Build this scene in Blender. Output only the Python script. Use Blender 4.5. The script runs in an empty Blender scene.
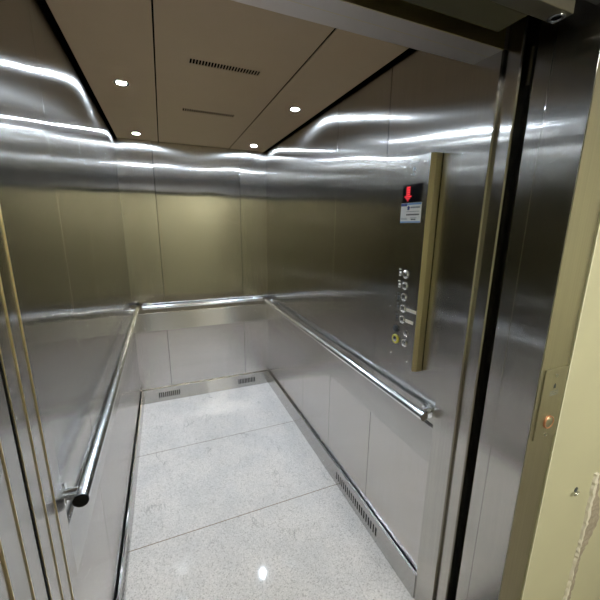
import bpy, bmesh, math, random
from mathutils import Vector, Matrix
random.seed(7)
sc = bpy.context.scene
COL = sc.collection
PI = math.pi
W = 1.2366            # clear width of the car
H = 2.30              # ceiling height
FRONT = -2.26         # where the car walls end

# ------------------------------------------------------------------ materials
def nmat(name):
    m = bpy.data.materials.new(name); m.use_nodes = True
    nt = m.node_tree; nt.nodes.clear()
    out = nt.nodes.new('ShaderNodeOutputMaterial')
    b = nt.nodes.new('ShaderNodeBsdfPrincipled')
    nt.links.new(b.outputs[0], out.inputs[0])
    return m, nt, b

def N(nt, t, **kw):
    n = nt.nodes.new(t)
    for k, v in kw.items(): setattr(n, k, v)
    return n

def plain(name, col, rough=.5, metal=0., emit=None, estr=0., noise=0., nscale=20., spec=.5):
    m, nt, b = nmat(name)
    b.inputs['Base Color'].default_value = (*col, 1)
    b.inputs['Roughness'].default_value = rough
    b.inputs['Metallic'].default_value = metal
    b.inputs['Specular IOR Level'].default_value = spec
    if noise:
        tc = N(nt, 'ShaderNodeTexCoord'); nz = N(nt, 'ShaderNodeTexNoise')
        nz.inputs['Scale'].default_value = nscale; nz.inputs['Detail'].default_value = 5
        nt.links.new(tc.outputs['Object'], nz.inputs['Vector'])
        mx = N(nt, 'ShaderNodeMix', data_type='RGBA')
        mx.inputs[6].default_value = (*[c*(1-noise) for c in col], 1)
        mx.inputs[7].default_value = (*[min(1, c*(1+noise)) for c in col], 1)
        nt.links.new(nz.outputs['Fac'], mx.inputs[0])
        nt.links.new(mx.outputs[2], b.inputs['Base Color'])
    if emit:
        b.inputs['Emission Color'].default_value = (*emit, 1)
        b.inputs['Emission Strength'].default_value = estr
    return m

def brushed(name, col, rough, aniso, grain='Z', wave=.004, wscale=1.3, streak=.12, jit=0.):
    """brushed stainless steel; grain = direction of the brush lines"""
    m, nt, b = nmat(name)
    b.inputs['Metallic'].default_value = 1
    b.inputs['Anisotropic'].default_value = aniso
    tc = N(nt, 'ShaderNodeTexCoord'); oi = N(nt, 'ShaderNodeObjectInfo')
    geo = N(nt, 'ShaderNodeNewGeometry')
    if aniso > 0:
        if grain == 'Z':          # highlights spread across the grain: horizontal tangent
            cr = N(nt, 'ShaderNodeVectorMath', operation='CROSS_PRODUCT')
            nt.links.new(geo.outputs['True Normal'], cr.inputs[0]); cr.inputs[1].default_value = (0.001, 0.002, 1)
        else:
            cr = N(nt, 'ShaderNodeCombineXYZ'); cr.inputs[2].default_value = 1
        nt.links.new(cr.outputs[0], b.inputs['Tangent'])
    # fine grain: noise stretched along the brush direction
    mp = N(nt, 'ShaderNodeMapping')
    mp.inputs['Scale'].default_value = (220, 220, 2.0) if grain == 'Z' else (2.0, 2.0, 260)
    nt.links.new(tc.outputs['Object'], mp.inputs['Vector'])
    g = N(nt, 'ShaderNodeTexNoise'); g.inputs['Scale'].default_value = 1; g.inputs['Detail'].default_value = 3
    nt.links.new(mp.outputs[0], g.inputs['Vector'])
    # smudges
    s = N(nt, 'ShaderNodeTexNoise'); s.inputs['Scale'].default_value = 3.5; s.inputs['Detail'].default_value = 6
    nt.links.new(tc.outputs['Object'], s.inputs['Vector'])
    mx = N(nt, 'ShaderNodeMix', data_type='RGBA')
    mx.inputs[6].default_value = (*[c*(1-streak) for c in col], 1)
    mx.inputs[7].default_value = (*[min(1, c*(1+streak)) for c in col], 1)
    nt.links.new(g.outputs['Fac'], mx.inputs[0])
    nt.links.new(mx.outputs[2], b.inputs['Base Color'])
    rr = N(nt, 'ShaderNodeMapRange')
    rr.inputs['From Min'].default_value = .3; rr.inputs['From Max'].default_value = .7
    rr.inputs['To Min'].default_value = rough*.93; rr.inputs['To Max'].default_value = rough*1.07
    nt.links.new(s.outputs['Fac'], rr.inputs['Value']); nt.links.new(rr.outputs[0], b.inputs['Roughness'])
    if wave:
        ad = N(nt, 'ShaderNodeVectorMath', operation='ADD')
        sc_ = N(nt, 'ShaderNodeMath', operation='MULTIPLY'); sc_.inputs[1].default_value = 37
        nt.links.new(oi.outputs['Random'], sc_.inputs[0])
        nt.links.new(tc.outputs['Object'], ad.inputs[0]); nt.links.new(sc_.outputs[0], ad.inputs[1])
        w = N(nt, 'ShaderNodeTexNoise'); w.inputs['Scale'].default_value = wscale; w.inputs['Detail'].default_value = .6
        nt.links.new(ad.outputs[0], w.inputs['Vector'])
        bp = N(nt, 'ShaderNodeBump'); bp.inputs['Strength'].default_value = 1; bp.inputs['Distance'].default_value = wave
        nt.links.new(w.outputs['Fac'], bp.inputs['Height'])
        nrm = bp.outputs[0]
        if jit:      # microscopic scratches tilt the surface across the grain
            wn = N(nt, 'ShaderNodeTexWhiteNoise', noise_dimensions='3D')
            big = N(nt, 'ShaderNodeVectorMath', operation='SCALE'); big.inputs['Scale'].default_value = 9000
            nt.links.new(tc.outputs['Object'], big.inputs[0]); nt.links.new(big.outputs[0], wn.inputs['Vector'])
            a1 = N(nt, 'ShaderNodeMath', operation='MULTIPLY_ADD'); a1.inputs[1].default_value = 2.7; a1.inputs[2].default_value = -1.35
            nt.links.new(wn.outputs['Value'], a1.inputs[0])
            tn = N(nt, 'ShaderNodeMath', operation='TANGENT'); nt.links.new(a1.outputs[0], tn.inputs[0])
            ml = N(nt, 'ShaderNodeMath', operation='MULTIPLY'); ml.inputs[1].default_value = jit; nt.links.new(tn.outputs[0], ml.inputs[0])
            tv = N(nt, 'ShaderNodeVectorMath', operation='SCALE')
            nt.links.new(cr.outputs[0], tv.inputs[0]); nt.links.new(ml.outputs[0], tv.inputs['Scale'])
            av = N(nt, 'ShaderNodeVectorMath', operation='ADD'); nt.links.new(nrm, av.inputs[0]); nt.links.new(tv.outputs[0], av.inputs[1])
            nv = N(nt, 'ShaderNodeVectorMath', operation='NORMALIZE'); nt.links.new(av.outputs[0], nv.inputs[0])
            nrm = nv.outputs[0]
            # a fraction of coarser scratches gives the soft haze round bright reflections
            hz = N(nt, 'ShaderNodeBsdfAnisotropic')
            hz.distribution = 'GGX'
            hz.inputs['Roughness'].default_value = .30; hz.inputs['Anisotropy'].default_value = -.68
            nt.links.new(mx.outputs[2], hz.inputs['Color']); nt.links.new(cr.outputs[0], hz.inputs['Tangent']); nt.links.new(bp.outputs[0], hz.inputs['Normal'])
            ms = N(nt, 'ShaderNodeMixShader'); ms.inputs[0].default_value = .24
            out = next(n for n in nt.nodes if n.type == 'OUTPUT_MATERIAL')
            nt.links.new(b.outputs[0], ms.inputs[1]); nt.links.new(hz.outputs[0], ms.inputs[2]); nt.links.new(ms.outputs[0], out.inputs[0])
        nt.links.new(nrm, b.inputs['Normal'])
    return m

STEEL = (.52, .505, .48)
M = {}
M['wall'] = brushed('vertical_brushed_steel', STEEL, .095, 1.0, 'Z', .006, 1.9, jit=.045)
M['lower'] = brushed('pale_lower_panel_steel', (.62, .595, .58), .16, 1.0, 'Z', .003, 1.5, jit=.04)
M['jamb'] = brushed('jamb_brushed_steel', STEEL, .11, 1.0, 'Z', .002, jit=.04)
M['gold'] = brushed('lobby_reflection_trim', (.68, .62, .45), .34, 0, 'Z', .001)  # steel edge with the yellow lobby reflection put into its base colour
M['band'] = brushed('horizontal_brushed_steel', (.56, .545, .525), .22, .95, 'X', .0015, 2.)
M['transom'] = brushed('transom_steel', (.80, .74, .70), .33, 0, 'X', .001)
M['panel'] = brushed('panel_brushed_steel', STEEL, .2, .95, 'Z', .001, jit=.03)
M['satin'] = brushed('satin_steel', (.50, .48, .39), .40, 0, 'Z', .001)
M['chrome'] = plain('polished_steel_tube', (.76, .77, .775), .17, 1)
M['edge'] = plain('sheared_edge_glint', (.80, .70, .46), .3, 1)  # steel edge; the yellow glint from the lobby is painted as colour
M['ceil'] = plain('dark_brown_ceiling_sheet', (.50, .385, .26), .42, .35, noise=.04, nscale=8)
M['black'] = plain('shadow_gap_black', (.006, .006, .006), 1, spec=0)
M['capgapblack'] = plain('black_plastic_and_gap_shade', (.002, .002, .002), .5, spec=.2)
M['dark'] = plain('dark_shaft_steel', (.03, .027, .022), .6)
M['olive'] = plain('olive_landing_head', (.055, .05, .02), .6, .1)
M['darksteel'] = plain('dull_door_track_steel', (.13, .118, .092), .45, .6)
M['paint'] = plain('yellow_wall_paint', (.58, .565, .395), .55, noise=.05, nscale=6)
M['paintgrey'] = plain('worn_greenish_paint', (.52, .50, .36), .6, noise=.07, nscale=5)
M['bead'] = plain('pale_corner_bead', (.78, .78, .60), .5)
M['plaster'] = plain('broken_plaster', (.40, .35, .28), .9, noise=.45, nscale=60)
M['white'] = plain('white_label', (.80, .80, .78), .5)
M['cream'] = plain('cream_label', (.80, .76, .66), .5)
M['blue'] = plain('navy_print', (.035, .06, .22), .4)
M['lblue'] = plain('light_blue_print', (.16, .33, .62), .4)
M['grey'] = plain('grey_print', (.25, .28, .30), .6)
M['ink'] = plain('dark_print', (.04, .05, .06), .6)
M['screen'] = plain('black_display_glass', (.004, .004, .005), .12, spec=.3)
M['led'] = plain('red_led', (.2, 0, 0), .4, emit=(1, .012, .03), estr=.75)
M['yellow'] = plain('yellow_button_collar', (.75, .68, .10), .4)
M['copper'] = plain('copper_lit_ring', (.62, .33, .20), .35, .7, emit=(1, .3, .12), estr=.04)
M['lens'] = plain('lamp_lens', (1, 1, 1), .3, emit=(.74, .865, 1.0), estr=2050)
M['lobbylens'] = plain('lobby_lamp_lens', (1, 1, 1), .3, emit=(1, .97, .88), estr=48)
M['lobbyceil'] = plain('lobby_ceiling_paint', (.55, .52, .44), .8)
M['lobbyfloor'] = plain('lobby_floor_tile', (.20, .18, .15), .45, noise=.2, nscale=30)

def granite():
    m, nt, b = nmat('pale_granite')
    tc = N(nt, 'ShaderNodeTexCoord'); P = tc.outputs['Object']
    v = N(nt, 'ShaderNodeTexVoronoi'); v.inputs['Scale'].default_value = 230
    nt.links.new(P, v.inputs['Vector'])
    bw = N(nt, 'ShaderNodeSeparateColor'); nt.links.new(v.outputs['Color'], bw.inputs[0])
    r1 = N(nt, 'ShaderNodeValToRGB')
    e = r1.color_ramp.elements
    e[0].position = 0; e[0].color = (.46, .45, .45, 1); e[1].position = 1; e[1].color = (.80, .80, .815, 1)
    for p, c in ((.10, (.54, .53, .53, 1)), (.2, (.65, .645, .655, 1)), (.6, (.70, .695, .71, 1))):
        q = e.new(p); q.color = c
    nt.links.new(bw.outputs[0], r1.inputs[0])
    # cloudy tint
    n2 = N(nt, 'ShaderNodeTexNoise'); n2.inputs['Scale'].default_value = 5; n2.inputs['Detail'].default_value = 6
    nt.links.new(P, n2.inputs['Vector'])
    r2 = N(nt, 'ShaderNodeValToRGB'); e = r2.color_ramp.elements
    e[0].position = .35; e[0].color = (.90, .87, .83, 1); e[1].position = .62; e[1].color = (1, .95, .89, 1)
    nt.links.new(n2.outputs['Fac'], r2.inputs[0])
    m1 = N(nt, 'ShaderNodeMix', data_type='RGBA', blend_type='MULTIPLY'); m1.inputs[0].default_value = 1
    nt.links.new(r1.outputs[0], m1.inputs[6]); nt.links.new(r2.outputs[0], m1.inputs[7])
    # broken grey veins running diagonally
    mp = N(nt, 'ShaderNodeMapping'); mp.inputs['Rotation'].default_value = (0, 0, -.5); mp.inputs['Scale'].default_value = (3.0, .9, 1)
    nt.links.new(P, mp.inputs[0])
    n3 = N(nt, 'ShaderNodeTexNoise'); n3.inputs['Scale'].default_value = 1.5; n3.inputs['Detail'].default_value = 5; n3.inputs['Roughness'].default_value = .6
    nt.links.new(mp.outputs[0], n3.inputs['Vector'])
    r3 = N(nt, 'ShaderNodeValToRGB'); e = r3.color_ramp.elements
    e[0].position = .491; e[0].color = (0, 0, 0, 1); e[1].position = .509; e[1].color = (0, 0, 0, 1)
    q = e.new(.5); q.color = (1, 1, 1, 1)
    nt.links.new(n3.outputs['Fac'], r3.inputs[0])
    n4 = N(nt, 'ShaderNodeTexNoise'); n4.inputs['Scale'].default_value = 9; n4.inputs['Detail'].default_value = 3
    nt.links.new(P, n4.inputs['Vector'])
    r4 = N(nt, 'ShaderNodeValToRGB'); e = r4.color_ramp.elements
    e[0].position = .49; e[1].position = .64
    nt.links.new(n4.outputs['Fac'], r4.inputs[0])
    mu = N(nt, 'ShaderNodeMath', operation='MULTIPLY'); nt.links.new(r3.outputs[0], mu.inputs[0]); nt.links.new(r4.outputs[0], mu.inputs[1])
    mu2 = N(nt, 'ShaderNodeMath', operation='MULTIPLY'); nt.links.new(mu.outputs[0], mu2.inputs[0]); mu2.inputs[1].default_value = .5
    m2 = N(nt, 'ShaderNodeMix', data_type='RGBA'); m2.inputs[7].default_value = (.20, .19, .17, 1)
    nt.links.new(mu2.outputs[0], m2.inputs[0]); nt.links.new(m1.outputs[2], m2.inputs[6])
    nt.links.new(m2.outputs[2], b.inputs['Base Color'])
    b.inputs['Roughness'].default_value = .065
    b.inputs['Specular IOR Level'].default_value = .13
    return m
M['granite'] = granite()
M['joint'] = plain('brown_slab_joint', (.23, .17, .12), .8)

# ------------------------------------------------------------------ mesh builder
def origin(o):
    v = Vector((0, 0, 0))
    while o is not None: v += o.location; o = o.parent
    return v

class MB:
    def __init__(s): s.b = bmesh.new()
    def box(s, x0, x1, y0, y1, z0, z1):
        x0, x1 = sorted((x0, x1)); y0, y1 = sorted((y0, y1)); z0, z1 = sorted((z0, z1))
        vs = [s.b.verts.new((x, y, z)) for z in (z0, z1) for y in (y0, y1) for x in (x0, x1)]
        for f in ((0,2,3,1),(4,5,7,6),(0,1,5,4),(2,6,7,3),(0,4,6,2),(1,3,7,5)):
            s.b.faces.new([vs[i] for i in f])
        return s
    def prism(s, pts, axis, a, c):
        """closed 2-D outline extruded along an axis from a to c"""
        def P(u, v, t): return {'x': (t, u, v), 'y': (u, t, v), 'z': (u, v, t)}[axis]
        n = len(pts)
        A = [s.b.verts.new(P(u, v, a)) for u, v in pts]; B = [s.b.verts.new(P(u, v, c)) for u, v in pts]
        s.b.faces.new(A); s.b.faces.new(B[::-1])
        for i in range(n): s.b.faces.new((A[i], B[i], B[(i+1) % n], A[(i+1) % n]))
        return s
    def lathe(s, c, d, prof, n=32, caps=True):
        """profile [(distance along d, radius)] turned about the axis d through c"""
        c = Vector(c); d = Vector(d).normalized()
        u = d.orthogonal().normalized(); v = d.cross(u)
        rings = []
        for t, r in prof:
            rings.append([s.b.verts.new(c + d*t + (u*math.cos(2*PI*k/n) + v*math.sin(2*PI*k/n))*r) for k in range(n)])
        for R1, R2 in zip(rings, rings[1:]):
            for k in range(n): s.b.faces.new((R1[k], R1[(k+1) % n], R2[(k+1) % n], R2[k]))
        if caps: s.b.faces.new(rings[0][::-1]); s.b.faces.new(rings[-1])
        return s
    def cyl(s, a, b, r, n=24):
        a = Vector(a); b = Vector(b)
        return s.lathe(a, b-a, [(0, r), ((b-a).length, r)], n)
    def tube(s, pts, r, n=20):
        pts = [Vector(p) for p in pts]; rings = []
        u = None
        for i, p in enumerate(pts):
            d = (pts[min(i+1, len(pts)-1)] - pts[max(i-1, 0)]).normalized()
            u = d.orthogonal().normalized() if u is None else (u - d*u.dot(d)).normalized()
            v = d.cross(u)
            rings.append([s.b.verts.new(p + (u*math.cos(2*PI*k/n) + v*math.sin(2*PI*k/n))*r) for k in range(n)])
        for R1, R2 in zip(rings, rings[1:]):
            for k in range(n): s.b.faces.new((R1[k], R1[(k+1) % n], R2[(k+1) % n], R2[k]))
        s.b.faces.new(rings[0][::-1]); s.b.faces.new(rings[-1])
        return s
    def build(s, name, mat, parent=None, bevel=0, smooth=False, kind=None):
        me = bpy.data.meshes.new(name)
        bmesh.ops.recalc_face_normals(s.b, faces=s.b.faces[:])
        if parent is None:
            xs = [v.co for v in s.b.verts]
            o0 = Vector(((min(v.x for v in xs)+max(v.x for v in xs))/2, (min(v.y for v in xs)+max(v.y for v in xs))/2, min(v.z for v in xs)))
        else: o0 = origin(parent)
        for v in s.b.verts: v.co -= o0
        s.b.to_mesh(me); s.b.free()
        o = bpy.data.objects.new(name, me); COL.objects.link(o)
        me.materials.append(M[mat])
        if parent is None: o.location = o0
        else: o.parent = parent
        if smooth:
            for p in me.polygons: p.use_smooth = True
            md = o.modifiers.new('Edge', 'EDGE_SPLIT'); md.split_angle = math.radians(40)
        if bevel:
            md = o.modifiers.new('Bevel', 'BEVEL'); md.width = bevel; md.segments = 2; md.limit_method = 'ANGLE'
        if kind: o['kind'] = kind
        return o

def tag(o, label, cat, group=None):
    o['label'] = label; o['category'] = cat
    if group: o['group'] = group
    return o
def thing(name, loc, label, cat, group=None):
    o = bpy.data.objects.new(name, None); COL.objects.link(o); o.location = loc
    o.empty_display_size = .1
    return tag(o, label, cat, group)
def S(mb, name, mat, **k): return mb.build(name, mat, None, kind='structure', **k)

# ------------------------------------------------------------------ car floor
fl = S(MB().box(-.02, W+.02, FRONT-.10, .02, -.03, 0), 'floor', 'granite')
j = MB()
for y in (-.778, -1.538): j.box(.014, W-.014, y-.0022, y+.0022, -.002, .0004)
j.build('slab_joint', 'joint', fl)

# ------------------------------------------------------------------ car walls: panels over a black backing
G = .0014           # half gap between panels
def panels_y(side, joints, z0, z1):   # one plate per bay
    ys = [0.0] + joints + [FRONT]
    out = []
    for a, b in zip(ys, ys[1:]):
        x0, x1 = (-.016, 0) if side < 0 else (W, W+.016)
        out.append(MB().box(x0, x1, a-(G if a else 0), b+(G if b != FRONT else 0), z0, z1))
    return out
for side, nm in ((-1, 'wall_left'), (1, 'wall_right')):
    xa, xb = (-.045, -.017) if side < 0 else (W+.017, W+.045)
    w = S(MB().box(xa, xb, FRONT, .045, -.03, 2.42), nm, 'black')
    for z0, z1, mt in ((.02, .78, 'lower'), (.7815, H+.05, 'wall')):
        for mb in panels_y(side, [-.465, -.925, -1.375, -1.832], z0, z1): mb.build('panel', mt, w, bevel=.0005)
    if side > 0:
        MB().lathe((W+.001, -1.179, .928), (-1, 0, 0), [(0, .006), (.003, .006), (.0035, .003)], 16).build('wall_plug', 'capgapblack', w)
wb = S(MB().box(-.016, W+.016, .017, .045, -.03, 2.42), 'wall_back', 'black')
xs = [0, .268, .983, W]
for a, b in zip(xs, xs[1:]):
    for z0, z1, mt in ((.02, .78, 'lower'), (.7815, H+.05, 'wall')):
        MB().box(a+(G if a else 0), b-(G if b != W else 0), 0, .016, z0, z1).build('panel', mt, wb, bevel=.0005)

# bumper bands (fixed trim) with a bright top ledge
BT, BB = .865, .700
t = S(MB().box(0, .010, FRONT+.002, -.011, BB, BT), 'trim_1', 'band', bevel=.0015)
t = S(MB().box(W-.010, W, FRONT+.002, -.011, BB, BT), 'trim_2', 'band', bevel=.0015)
t = S(MB().box(0, W, -.0105, 0, BB, BT), 'trim_3', 'band', bevel=.0015)

# ------------------------------------------------------------------ baseboards with ventilation slots
def slotted(name, p0, u, n, length, h, th, slots, off=.5):
    """skirting plate running along u from p0, its room face on the n side; slots [(start, end, count)]"""
    p0 = Vector(p0); u = Vector(u); n = Vector(n)
    m = MB(); back = MB()
    def bx(b, s0, s1, z0, z1, d0, d1):
        a = p0 + u*s0 + n*d0; c = p0 + u*s1 + n*d1
        b.box(a.x, c.x, a.y, c.y, z0, z1)
    zl, zh = h*.30, h*.70
    t0 = th*off
    bx(m, 0, length, 0, zl, t0, th); bx(m, 0, length, zh, h, t0, th)
    cur = 0
    for s0, s1, k in slots:
        bx(m, cur, s0, zl, zh, t0, th)
        pit = (s1-s0)/k
        for i in range(k-1):
            a = s0 + pit*i + pit*.52
            bx(m, a, a + pit*.48, zl, zh, t0, th)
        cur = s0 + pit*(k-1) + pit*.52
    bx(m, cur, length, zl, zh, t0, th)
    o = S(m, name, 'band')
    bx(back, 0, length, .002, h-.006, .0005, th*off-.0015)
    back.build('shadow_gap', 'black', o)
    return o
SH, ST = .134, .018
slotted('baseboard_right', (W, -.0185, 0), (0, -1, 0), (-1, 0, 0), -FRONT-.02, SH, ST, [(1.515, 1.965, 20)], .3)
slotted('baseboard_left', (0, -.0185, 0), (0, -1, 0), (1, 0, 0), -FRONT-.02, SH, ST, [(1.5, 1.95, 20)])
slotted('baseboard_back', (0, 0, 0), (1, 0, 0), (0, -1, 0), W, SH, ST, [(.150, .345, 11), (.905, 1.085, 11)], .3)

# ------------------------------------------------------------------ ceiling
ce = S(MB().box(-.045, W+.045, FRONT-.1, .045, 2.36, 2.40), 'ceiling', 'black')
def slot_panel(x0, x1, y0, y1, z0, z1, rows):
    """horizontal plate with rows of narrow slots; rows [(xa, xb, yc, half length in y, count)]"""
    m = MB(); rows = sorted(rows, key=lambda r: r[2]); cur = y0
    for xa, xb, yc, hl, k in rows:
        m.box(x0, x1, cur, yc-hl, z0, z1)
        m.box(x0, xa, yc-hl, yc+hl, z0, z1); m.box(xb, x1, yc-hl, yc+hl, z0, z1)
        pit = (xb-xa)/k
        for i in range(k): m.box(xa+pit*i+pit*.66, xa+pit*(i+1), yc-hl, yc+hl, z0, z1)
        cur = yc+hl
    m.box(x0, x1, cur, y1, z0, z1)
    return m
VENTS = [(.455, .755, -1.52, .023, 24), (.462, .765, -.892, .027, 24)]
MB().box(.024, .319, FRONT+.02, -.006, H, H+.003).build('side_panel', 'ceil', ce)
slot_panel(.325, .895, FRONT+.02, -.034, H, H+.003, VENTS).build('vented_panel', 'ceil', ce)
MB().box(.325, .895, -.028, -.006, H, H+.003).build('end_strip', 'ceil', ce)
MB().box(.903, W-.024, FRONT+.02, -.006, H, H+.003).build('side_panel', 'ceil', ce)

# four recessed downlights
def downlight(x, y, label):
    o = thing('ceiling_downlight', (x, y, H), label, 'light', 'recessed ceiling downlights')
    c = (x, y, H)
    MB().lathe(c, (0, 0, -1), [(-.001, .021), (-.001, .036), (.003, .035), (.004, .027), (.001, .021)], 40, caps=False).build('trim_ring', 'chrome', o, smooth=True)
    MB().lathe(c, (0, 0, -1), [(-.001, .0215), (.0015, .0205), (.002, .010)], 40).build('lens', 'lens', o, smooth=True)
downlight(.170, -1.164, 'round lit ceiling downlight above the left wall, nearer of the left pair')
downlight(.172, -.205, 'round lit ceiling downlight in the far left corner by the back wall')
downlight(1.062, -1.166, 'round lit ceiling downlight above the right wall, nearer of the right pair')
downlight(1.070, -.195, 'round lit ceiling downlight in the far right corner by the back wall')

# ------------------------------------------------------------------ handrails
R_ = .0185
def handrail(label, base, a, b, wallpt, nrm, brackets, caps):
    """a,b tube ends; nrm = wall normal; wallpt projects a point to the wall face"""
    o = thing('handrail', base, label, 'handrail', 'steel handrails round the car')
    a = Vector(a); b = Vector(b); nrm = Vector(nrm); d = (b-a).normalized()
    MB().lathe(a, d, [(0, R_*.86), (.002, R_), ((b-a).length-.002, R_), ((b-a).length, R_*.86)], 32).build('tube', 'chrome', o, smooth=True)
    for p, s in ((a, -1), (b, 1)):
        MB().lathe(p, d*s, [(-.003, R_*1.012), (.0015, R_*1.0)], 28).build('end_cap', caps, o)
    dist = wallpt
    for t in brackets:
        p = a + d*t + Vector((0, 0, .0))
        k = MB().lathe(p - nrm*dist, nrm, [(.003, .0145), (dist-.006, .0145)], 20).build('bracket', 'chrome', o, smooth=True)
        MB().lathe(p - nrm*dist, nrm, [(0, .029), (.003, .029), (.004, .026), (.004, .012)], 32).build('flange', 'chrome', k, smooth=True)
        for s in (-1, 1): MB().lathe(p - nrm*(dist-.005) + d*.0*s + Vector((0, 0, .021*s)), nrm, [(-.001, .005), (.0015, .0045), (.002, .002)], 14).build('screw', 'chrome', k, smooth=True)
D = .047
L = 2.175
handrail('long steel tube handrail along the left wall with a black end cap', (D, -1.15, .935), (D, -.10, .935), (D, -2.235, .935), D, (1, 0, 0), [.05, 2.098], 'capgapblack')
handrail('long steel tube handrail along the right wall below the control panel', (W-D, -1.15, .915), (W-D, -.085, .915), (W-D, -2.242, .915), D, (-1, 0, 0), [.05, 2.127], 'chrome')
handrail('short steel tube handrail across the back wall', (W/2, -D, .930), (.085, -D, .930), (W-.075, -D, .930), D, (0, -1, 0), [.05, W-.16-.05], 'chrome')

# ------------------------------------------------------------------ car operating panel (right wall)
PX = 1.194                         # its face
PY0, PY1 = -1.985, -2.159          # far edge, near edge
PZ0, PZ1 = 1.066, 1.897
cop = thing('control_panel', (W, (PY0+PY1)/2, PZ0), 'tall steel lift control panel on the right wall with buttons and a red arrow display', 'control panel')
CH = .0135
MB().box(PX, W, PY0, PY1+CH, PZ0, PZ1).build('faceplate', 'panel', cop)
o = MB().prism([(W, PY1+CH-.0005), (PX, PY1+CH-.0005), (PX+CH, PY1), (W, PY1)], 'z', PZ0, PZ1).build('edge_trim', 'gold', cop); o['label'] = 'bevelled steel edge coloured with the gold lobby reflection'
MB().box(W-.0025, W, PY1-.0006, PY1, PZ0, PZ1).build('shadow_seam', 'black', cop)
F = PX
def disc(y, z, prof, name, mat, parent, n=28): return MB().lathe((F, y, z), (-1, 0, 0), prof, n).build(name, mat, parent, smooth=True)
# display with a red down arrow built of lit rows
ds = MB().box(F-.0022, F, -2.013, -2.117, 1.733, 1.799).build('display', 'screen', cop)
am = MB(); yc = -2.045
for z0, z1, hw in ((1.785, 1.7915, .0100), (1.7765, 1.783, .0100), (1.768, 1.7745, .0100), (1.7595, 1.766, .0100), (1.7530, 1.7575, .0200), (1.7475, 1.7510, .0130), (1.7430, 1.7457, .0075), (1.738, 1.7410, .003)):
    am.box(F-.003, F-.002, yc-hw, yc+hw, z0, z1)
o = am.build('down_arrow', 'led', ds); o['label'] = 'glowing red down arrow'
# notice sticker
st = MB().box(F-.0012, F, -2.008, -2.121, 1.656, 1.731).build('sticker', 'white', cop); st['label'] = 'white and blue printed service sticker'
q = F-.0018
def ink(rects, name, mat):
    m = MB()
    for y0, y1, z0, z1 in rects: m.box(q, F-.001, y0, y1, z0, z1)
    return m.build(name, mat, st)
ink([(-2.0085, -2.043, 1.7195, 1.7305)], 'header_stripe', 'blue')
ink([(-2.0085, -2.1205, 1.6565, 1.6615)], 'border_stripe', 'lblue')
ink([(-2.043, -2.1205, 1.7235, 1.7305)], 'border_stripe', 'lblue')
lg = MB(); lg.prism([(-2.045, 1.7045), (-2.058, 1.7045), (-2.0565, 1.710), (-2.060, 1.7135), (-2.0515, 1.721), (-2.044, 1.7135), (-2.0475, 1.710)], 'x', q, F-.001); lg.build('emblem', 'blue', st)
random.seed(3)
def words(y0, y1, z0, z1, mat, name, wl=(.004, .009), gap=.0018):
    r = []; y = y0
    while y > y1:
        e = max(y-random.uniform(*wl), y1); r.append((y, e, z0, z1)); y = e-gap
    ink(r, name, mat)
words(-2.064, -2.114, 1.711, 1.7165, 'grey', 'name_line', (.002, .004), .0016)
words(-2.042, -2.112, 1.6975, 1.6995, 'grey', 'text_line', (.003, .006), .0012)
words(-2.042, -2.112, 1.684, 1.6895, 'ink', 'text_line', (.0022, .0034), .0014)
words(-2.012, -2.048, 1.6725, 1.6745, 'grey', 'text_line'); words(-2.014, -2.047, 1.668, 1.670, 'grey', 'text_line')
words(-2.066, -2.100, 1.6735, 1.6755, 'grey', 'text_line'); words(-2.070, -2.096, 1.6665, 1.671, 'ink', 'text_line')
# speaker / lamp window at the top, emergency lamp dot, engraved capacity lines
MB().box(F-.003, F, -2.046, -2.090, 1.874, 1.8875).build('emergency_lamp', 'chrome', cop, bevel=.001)
disc(-2.066, 1.853, [(0, .006), (.0008, .0055)], 'indicator_dot', 'grey', cop)
em = MB()
for y, z0, z1 in ((-2.062, 1.832, 1.842), (-2.068, 1.830, 1.840), (-2.052, 1.834, 1.837), (-2.076, 1.831, 1.834)): em.box(F-.0004, F, y-.0015, y+.0015, z0, z1)
em.build('engraving', 'grey', cop)
# engraved plate
nm = MB().box(F-.0008, F, -2.018, -2.096, 1.508, 1.580).build('engraved_plate', 'panel', cop)
# floor buttons with a raised marker beside each
for z, tz in ((1.453, 1.463), (1.406, 1.414), (1.359, 1.362), (1.311, 1.320), (1.264, 1.271)):
    k = disc(-2.066, z, [(0, .0165), (.003, .0165), (.0042, .0150), (.0030, .0135), (.0030, .012)], 'floor_button', 'chrome', cop)
    MB().lathe((F-.003, -2.066, z), (-1, 0, 0), [(-.002, .0122), (.0028, .0122), (.0040, .0105), (.0040, .002)], 26).build('button_cap', 'chrome', k, smooth=True)
    tm = MB()
    tm.box(F-.0012, F, -2.024, -2.036, tz+.006, tz+.0085); tm.box(F-.0015, F, -2.029, -2.038, tz-.010, tz-.002)
    for i in range(2):
        for jx in range(2): tm.cyl((F, -2.0285-.008*jx, tz-.015-.004*i), (F-.0012, -2.0285-.008*jx, tz-.015-.004*i), .0013, 8)
    tm.build('tactile_marker', 'ink' if z < 1.4 else 'white', cop)
for y0, y1, z0, z1 in ((-2.086, -2.143, 1.3045, 1.3175), (-2.086, -2.131, 1.2580, 1.2715)):
    l = MB().box(F-.0008, F, y0, y1, z0, z1).build('floor_label', 'cream', cop); l['label'] = 'cream paper strip beside a floor button'
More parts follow.
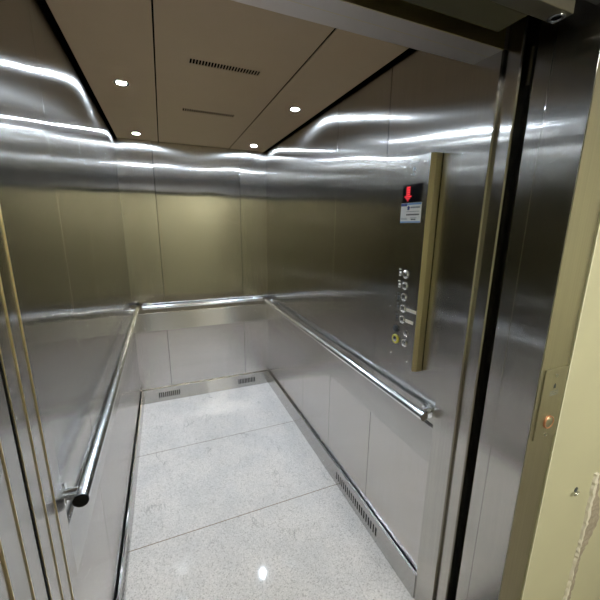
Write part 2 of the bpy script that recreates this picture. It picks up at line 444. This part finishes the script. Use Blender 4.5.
# key switches and alarm row
k = disc(-2.032, 1.215, [(0, .0145), (.004, .0145), (.005, .013)], 'key_switch', 'ink', cop)
MB().box(F-.0062, F-.0048, -2.0305, -2.0335, 1.208, 1.222).build('key_slot', 'chrome', k)
k = disc(-2.095, 1.213, [(0, .0125), (.0035, .0125), (.0045, .011)], 'key_switch', 'chrome', cop)
MB().box(F-.0055, F-.0042, -2.0938, -2.0962, 1.2065, 1.2195).build('key_slot', 'ink', k)
disc(-2.098, 1.1965, [(0, .0055), (.0015, .005)], 'indicator_dot', 'chrome', cop)
k = disc(-2.034, 1.169, [(0, .0205), (.003, .0205), (.0055, .017), (.004, .0125), (.003, .0120)], 'alarm_button', 'yellow', cop); k['label'] = 'yellow ringed alarm button'
MB().lathe((F-.003, -2.034, 1.169), (-1, 0, 0), [(-.002, .0122), (.002, .0122), (.003, .010)], 24).build('button_cap', 'chrome', k, smooth=True)
am = MB(); am.prism([(-2.0585, 1.171), (-2.0685, 1.1765), (-2.0685, 1.1655)], 'x', F-.001, F); am.build('engraved_mark', 'ink', cop)
k = disc(-2.090, 1.168, [(0, .0165), (.003, .0165), (.0042, .0150), (.0030, .0135), (.0030, .012)], 'door_button', 'chrome', cop)
MB().lathe((F-.003, -2.090, 1.168), (-1, 0, 0), [(-.002, .0122), (.0028, .0122), (.004, .0105)], 24).build('button_cap', 'chrome', k, smooth=True)
for y, z in ((-2.011, 1.101), (-2.116, 1.098), (-2.011, 1.865), (-2.118, 1.869)):
    disc(y, z, [(0, .006), (.0016, .0055), (.0022, .003)], 'screw', 'chrome', cop, 16)

# ------------------------------------------------------------------ car entrance: jambs, transom
JX = W-.013
LZ = 2.13
# right jamb
c = .004
S(MB().prism([(JX, -2.258), (JX, -2.358+c), (JX+c, -2.358), (W+.10, -2.358), (W+.10, -2.258)], 'z', -.03, LZ), 'trim_4', 'jamb')
S(MB().prism([(W, -2.3585), (W, -2.407+c), (W+c, -2.407), (W+.10, -2.407), (W+.10, -2.3585)], 'z', -.03, 2.42), 'trim_5', 'jamb')
# left jamb in two folds with sheared edges coloured as gold glints, then the edge of the car door and a black strip painted as gap shade
LX = .020
def fold(x, y0, y1, z1, name):
    """one folded steel sheet of the left jamb, with its sheared edge, coloured like a glint, as a part"""
    o = S(MB().box(x, -.10, y0, y1+.0030, -.03, z1), name, 'jamb')
    MB().box(x+.0004, -.10, y1+.0030, y1+.0006, -.03, z1).build('glint_edge', 'edge', o, bevel=.0006)
fold(LX, -2.258, -2.312, LZ, 'trim_6')
fold(LX-.002, -2.3125, -2.360, LZ, 'trim_7')
fold(LX-.004, -2.3605, -2.408, 2.42, 'trim_8')
S(MB().box(LX-.0055, -.10, -2.4080, -2.412, -.03, 2.42), 'trim_gap_shade', 'capgapblack')  # black strip stands in for the shade inside the door gap

# transom over the entrance
for y0, y1, dz, nm in ((-2.258, -2.311, 0, 'trim_9'), (-2.3115, -2.358, -.001, 'trim_10')):
    o = S(MB().box(-.10, W+.10, y0, y1+.0030, LZ+dz, 2.45), nm, 'transom')
    MB().box(-.10, JX, y1+.0030, y1+.0004, LZ+dz-.0004, 2.45).build('glint_edge', 'edge', o, bevel=.0006)  # gold glint coloured along the transom edge

# ------------------------------------------------------------------ landing side
YJ = -2.595
# right landing jamb: two sheets with a fine joint
S(MB().box(W, W+.10, -2.447, -2.4898, -.03, 2.45), 'trim_11', 'jamb', bevel=.0006)
S(MB().box(W, W+.10, -2.4905, YJ+.002, -.03, 2.45), 'trim_12', 'jamb', bevel=.0006)
# left landing jamb strips
XL = .014
fold(XL, -2.417, -2.466, 2.45, 'trim_13')
fold(XL-.002, -2.4665, -2.524, 2.45, 'trim_14')
S(MB().box(XL-.005, -.10, -2.5245, YJ, -.03, 2.45), 'trim_15', 'jamb', bevel=.001)
# landing head: olive soffit box, steel channel with a roller hole
S(MB().box(-.10, 1.085, -2.449, -2.524, 2.10, 2.45), 'trim_16', 'olive', bevel=.004)
tr = S(MB().box(-.10, 1.166, -2.5245, -2.567, 2.098, 2.45), 'trim_17', 'darksteel', bevel=.002)
MB().lathe((1.143, -2.545, 2.098), (0, 0, -1), [(0, .010), (0, .017), (.003, .017), (.004, .0135), (.003, .010)], 24, caps=False).build('roller_ring', 'chrome', tr, smooth=True)
MB().lathe((1.143, -2.545, 2.098), (0, 0, -1), [(0, .0102), (.0008, .0100)], 20).build('roller_hole', 'black', tr)
S(MB().box(-.10, W+.10, -2.5675, YJ, 2.13, 2.45), 'trim_18', 'dark')
S(MB().box(1.0855, W-.001, -2.449, -2.524, 2.17, 2.45), 'trim_19', 'dark')
# door coupler bar in the gap
tag(MB().box(W+.034, W+.040, -2.4060, -2.4125, 2.03, 2.125).build('coupler_bar', 'darksteel', None, bevel=.001), 'small pale door coupler bar high in the black gap of the right jamb', 'door part')
# sills
S(MB().box(-.10, W+.10, -2.2595-.1005, -2.412, -.03, -.001), 'trim_20', 'band')
S(MB().box(-.10, W+.10, -2.447, YJ, -.03, -.001), 'trim_21', 'band')
# dark shaft behind the gap
S(MB().box(-.45, W+.45, -2.412, -2.447, -.60, -.55), 'trim_22', 'black')
S(MB().box(W+.40, W+.45, -2.36, -2.57, -.6, 2.6), 'wall_shaft_right', 'black')
S(MB().box(-.45, -.40, -2.36, -2.57, -.6, 2.6), 'wall_shaft_left', 'black')

# ------------------------------------------------------------------ lobby
# steel architrave face with the call plate
S(MB().box(W+.001, 1.360, YJ, YJ+.03, 0, 2.45), 'trim_23', 'satin')
LH = 2.65
LY = -5.0; LX0, LX1 = -1.5, 3.0
YW = -2.599
S(MB().prism([(1.3605, YW+.10), (1.3605, YW), (LX1, YW), (LX1, YW+.10)], 'z', 0, LH), 'wall_front_right', 'paint')
S(MB().box(LX0, -.02, YJ-.004, YJ+.10, 0, LH), 'wall_front_left', 'paint')
S(MB().box(-.02, 1.3605, YJ, YJ+.05, 2.45, LH), 'wall_front_head', 'paint')
S(MB().box(LX0-.1, LX1+.1, LY-.1, LY, 0, LH), 'wall_lobby_rear', 'paint')
S(MB().box(LX0-.1, LX0, LY, YW+.1, 0, LH), 'wall_lobby_left', 'paint')
S(MB().box(LX1, LX1+.1, LY, YW+.1, 0, LH), 'wall_lobby_right', 'paint')
S(MB().box(LX0-.1, LX1+.1, LY-.1, YJ-.0005, -.04, 0), 'floor_lobby', 'lobbyfloor')
S(MB().box(LX0-.1, LX1+.1, LY-.1, YW+.1, LH, LH+.05), 'ceiling_lobby', 'lobbyceil')

S(MB().box(1.3570, 1.3625, YW-.0012, YW+.02, 0, 2.45), 'trim_25', 'bead')
# torn plaster edge on the pier: ragged ridge, with a recess on its far side
random.seed(11)
def ragged(xl, xr, z0, z1, y, step, jl, jr):
    m = MB(); z = z1; rows = []
    while z > z0-.0001:
        t = (z1-z)/(z1-z0)
        a = xl(t)+random.uniform(-jl, jl); b_ = max(xr(t)+random.uniform(-jr, jr), a+.004)
        rows.append((a, b_, z)); z -= step
    b = m.b; R = []
    for a, b_, zz in rows:
        yy = y - random.uniform(0, .003)
        R.append([b.verts.new(p) for p in ((a, YW-.0002, zz), (a+.003, yy, zz), (b_-.002, yy-.001, zz), (b_, YW-.0002, zz))])
    for P, Q in zip(R, R[1:]):
        for i in range(3): b.faces.new((P[i], P[i+1], Q[i+1], Q[i]))
        b.faces.new((P[3], P[0], Q[0], Q[3]))
    b.faces.new(R[0]); b.faces.new(R[-1][::-1])
    return m
pl = S(ragged(lambda t: 1.637+.012*math.sin(t*PI)-.012*t, lambda t: 1.656+.006*math.sin(t*7)-.006*t,   .10, .80, YW-.007, .012, .003, .003), 'trim_24', 'cream')
ragged(lambda t: 1.648+.008*math.sin(t*PI)-.01*t, lambda t: 1.664+.075*math.exp(-((t-.33)/.17)**2)+.012*math.sin(t*11), .10, .785, YW-.004, .010, .003, .006).build('broken_plaster', 'plaster', pl)

# nail / wall plug
n = thing('wall_nail', (1.541, YW, .761), 'bent metal nail sticking out of the yellow wall below the call plate', 'nail')
MB().lathe((1.545, YW, .765), (0, -1, 0), [(0, .0095), (.0015, .009), (.002, .004)], 18).build('hole_ring', 'ink', n, smooth=True)
MB().tube([(1.546, YW+.002, .763), (1.545, YW-.006, .763)]+[(1.533+.0125*math.cos(a*PI/8), YW-.009-.002*math.sin(a*PI/8), .759+.0075*math.sin(a*PI/8)) for a in range(1, 16)], .0022, 10).build('shank', 'chrome', n, smooth=True)

# call plate
cp = thing('call_plate', (1.304, YJ, 1.032), 'narrow metal call button plate on the steel door surround', 'call button')
MB().box(1.253, 1.3555, YJ-.0045, YJ+.001, 1.032, 1.255).build('plate', 'satin', cp, bevel=.0012)
FY = YJ-.0045
MB().lathe((1.304, FY, 1.085), (0, -1, 0), [(0, .0205), (.004, .0205), (.0055, .019), (.0045, .0160)], 32, caps=False).build('button_ring', 'copper', cp, smooth=True)
MB().lathe((1.304, FY, 1.085), (0, -1, 0), [(0, .0165), (.004, .0163), (.0052, .014)], 32).build('call_button', 'satin', cp, smooth=True)
for z in (1.232, 1.052-.010):
    MB().lathe((1.304, FY, z), (0, -1, 0), [(0, .0055), (.0018, .005), (.0024, .002)], 16).build('screw', 'chrome', cp, smooth=True)
m = MB().prism([(1.300, 1.193), (1.308, 1.193), (1.308, 1.203), (1.304, 1.209), (1.300, 1.203)], 'y', FY-.0006, FY); m.build('engraved_symbol', 'ink', cp)
m = MB()
for z in (1.183, 1.177, 1.171):
    x = 1.288
    while x < 1.320: m.box(x, x+.0045, FY-.0004, FY, z, z+.002); x += .0062
m.build('engraved_text', 'grey', cp)

# lobby ceiling light
ll = thing('lobby_light', (1.4, -4.2, LH), 'square flush lobby ceiling light behind the viewer', 'light')
m = MB()
for x0, x1, y0, y1 in ((1.07, 1.10, -4.53, -3.87), (1.7, 1.73, -4.53, -3.87), (1.10, 1.7, -4.53, -4.5), (1.10, 1.7, -3.9, -3.87)): m.box(x0, x1, y0, y1, LH-.04, LH)
m.build('frame', 'white', ll)
MB().box(1.10, 1.7, -4.5, -3.9, LH-.03, LH-.005).build('diffuser', 'lobbylens', ll)

# ------------------------------------------------------------------ world, camera, view
w = bpy.data.worlds.new('World'); sc.world = w; w.use_nodes = True
w.node_tree.nodes['Background'].inputs[0].default_value = (0, 0, 0, 1)
cam = bpy.data.cameras.new('Camera'); co = bpy.data.objects.new('Camera', cam); COL.objects.link(co)
f, az, el, ro = 326.0886, .393228, -.223573, .009426
cam.sensor_fit = 'HORIZONTAL'; cam.sensor_width = 36; cam.lens = f/600*36
cam.clip_start = .02
fw = Vector((math.sin(az)*math.cos(el), math.cos(az)*math.cos(el), math.sin(el)))
r = fw.cross(Vector((0, 0, 1))).normalized(); u = r.cross(fw)
r2 = r*math.cos(ro)+u*math.sin(ro); u2 = -r*math.sin(ro)+u*math.cos(ro)
co.matrix_world = Matrix(((r2.x, u2.x, -fw.x, .298035), (r2.y, u2.y, -fw.y, -3.111591), (r2.z, u2.z, -fw.z, 1.640486), (0, 0, 0, 1)))
sc.camera = co
sc.cycles.blur_glossy = 0.0
sc.cycles.sample_clamp_indirect = 30
sc.view_settings.view_transform = 'Standard'; sc.view_settings.look = 'None'
sc.view_settings.gamma = 1; sc.view_settings.use_curve_mapping = False
sc.view_settings.exposure = 0
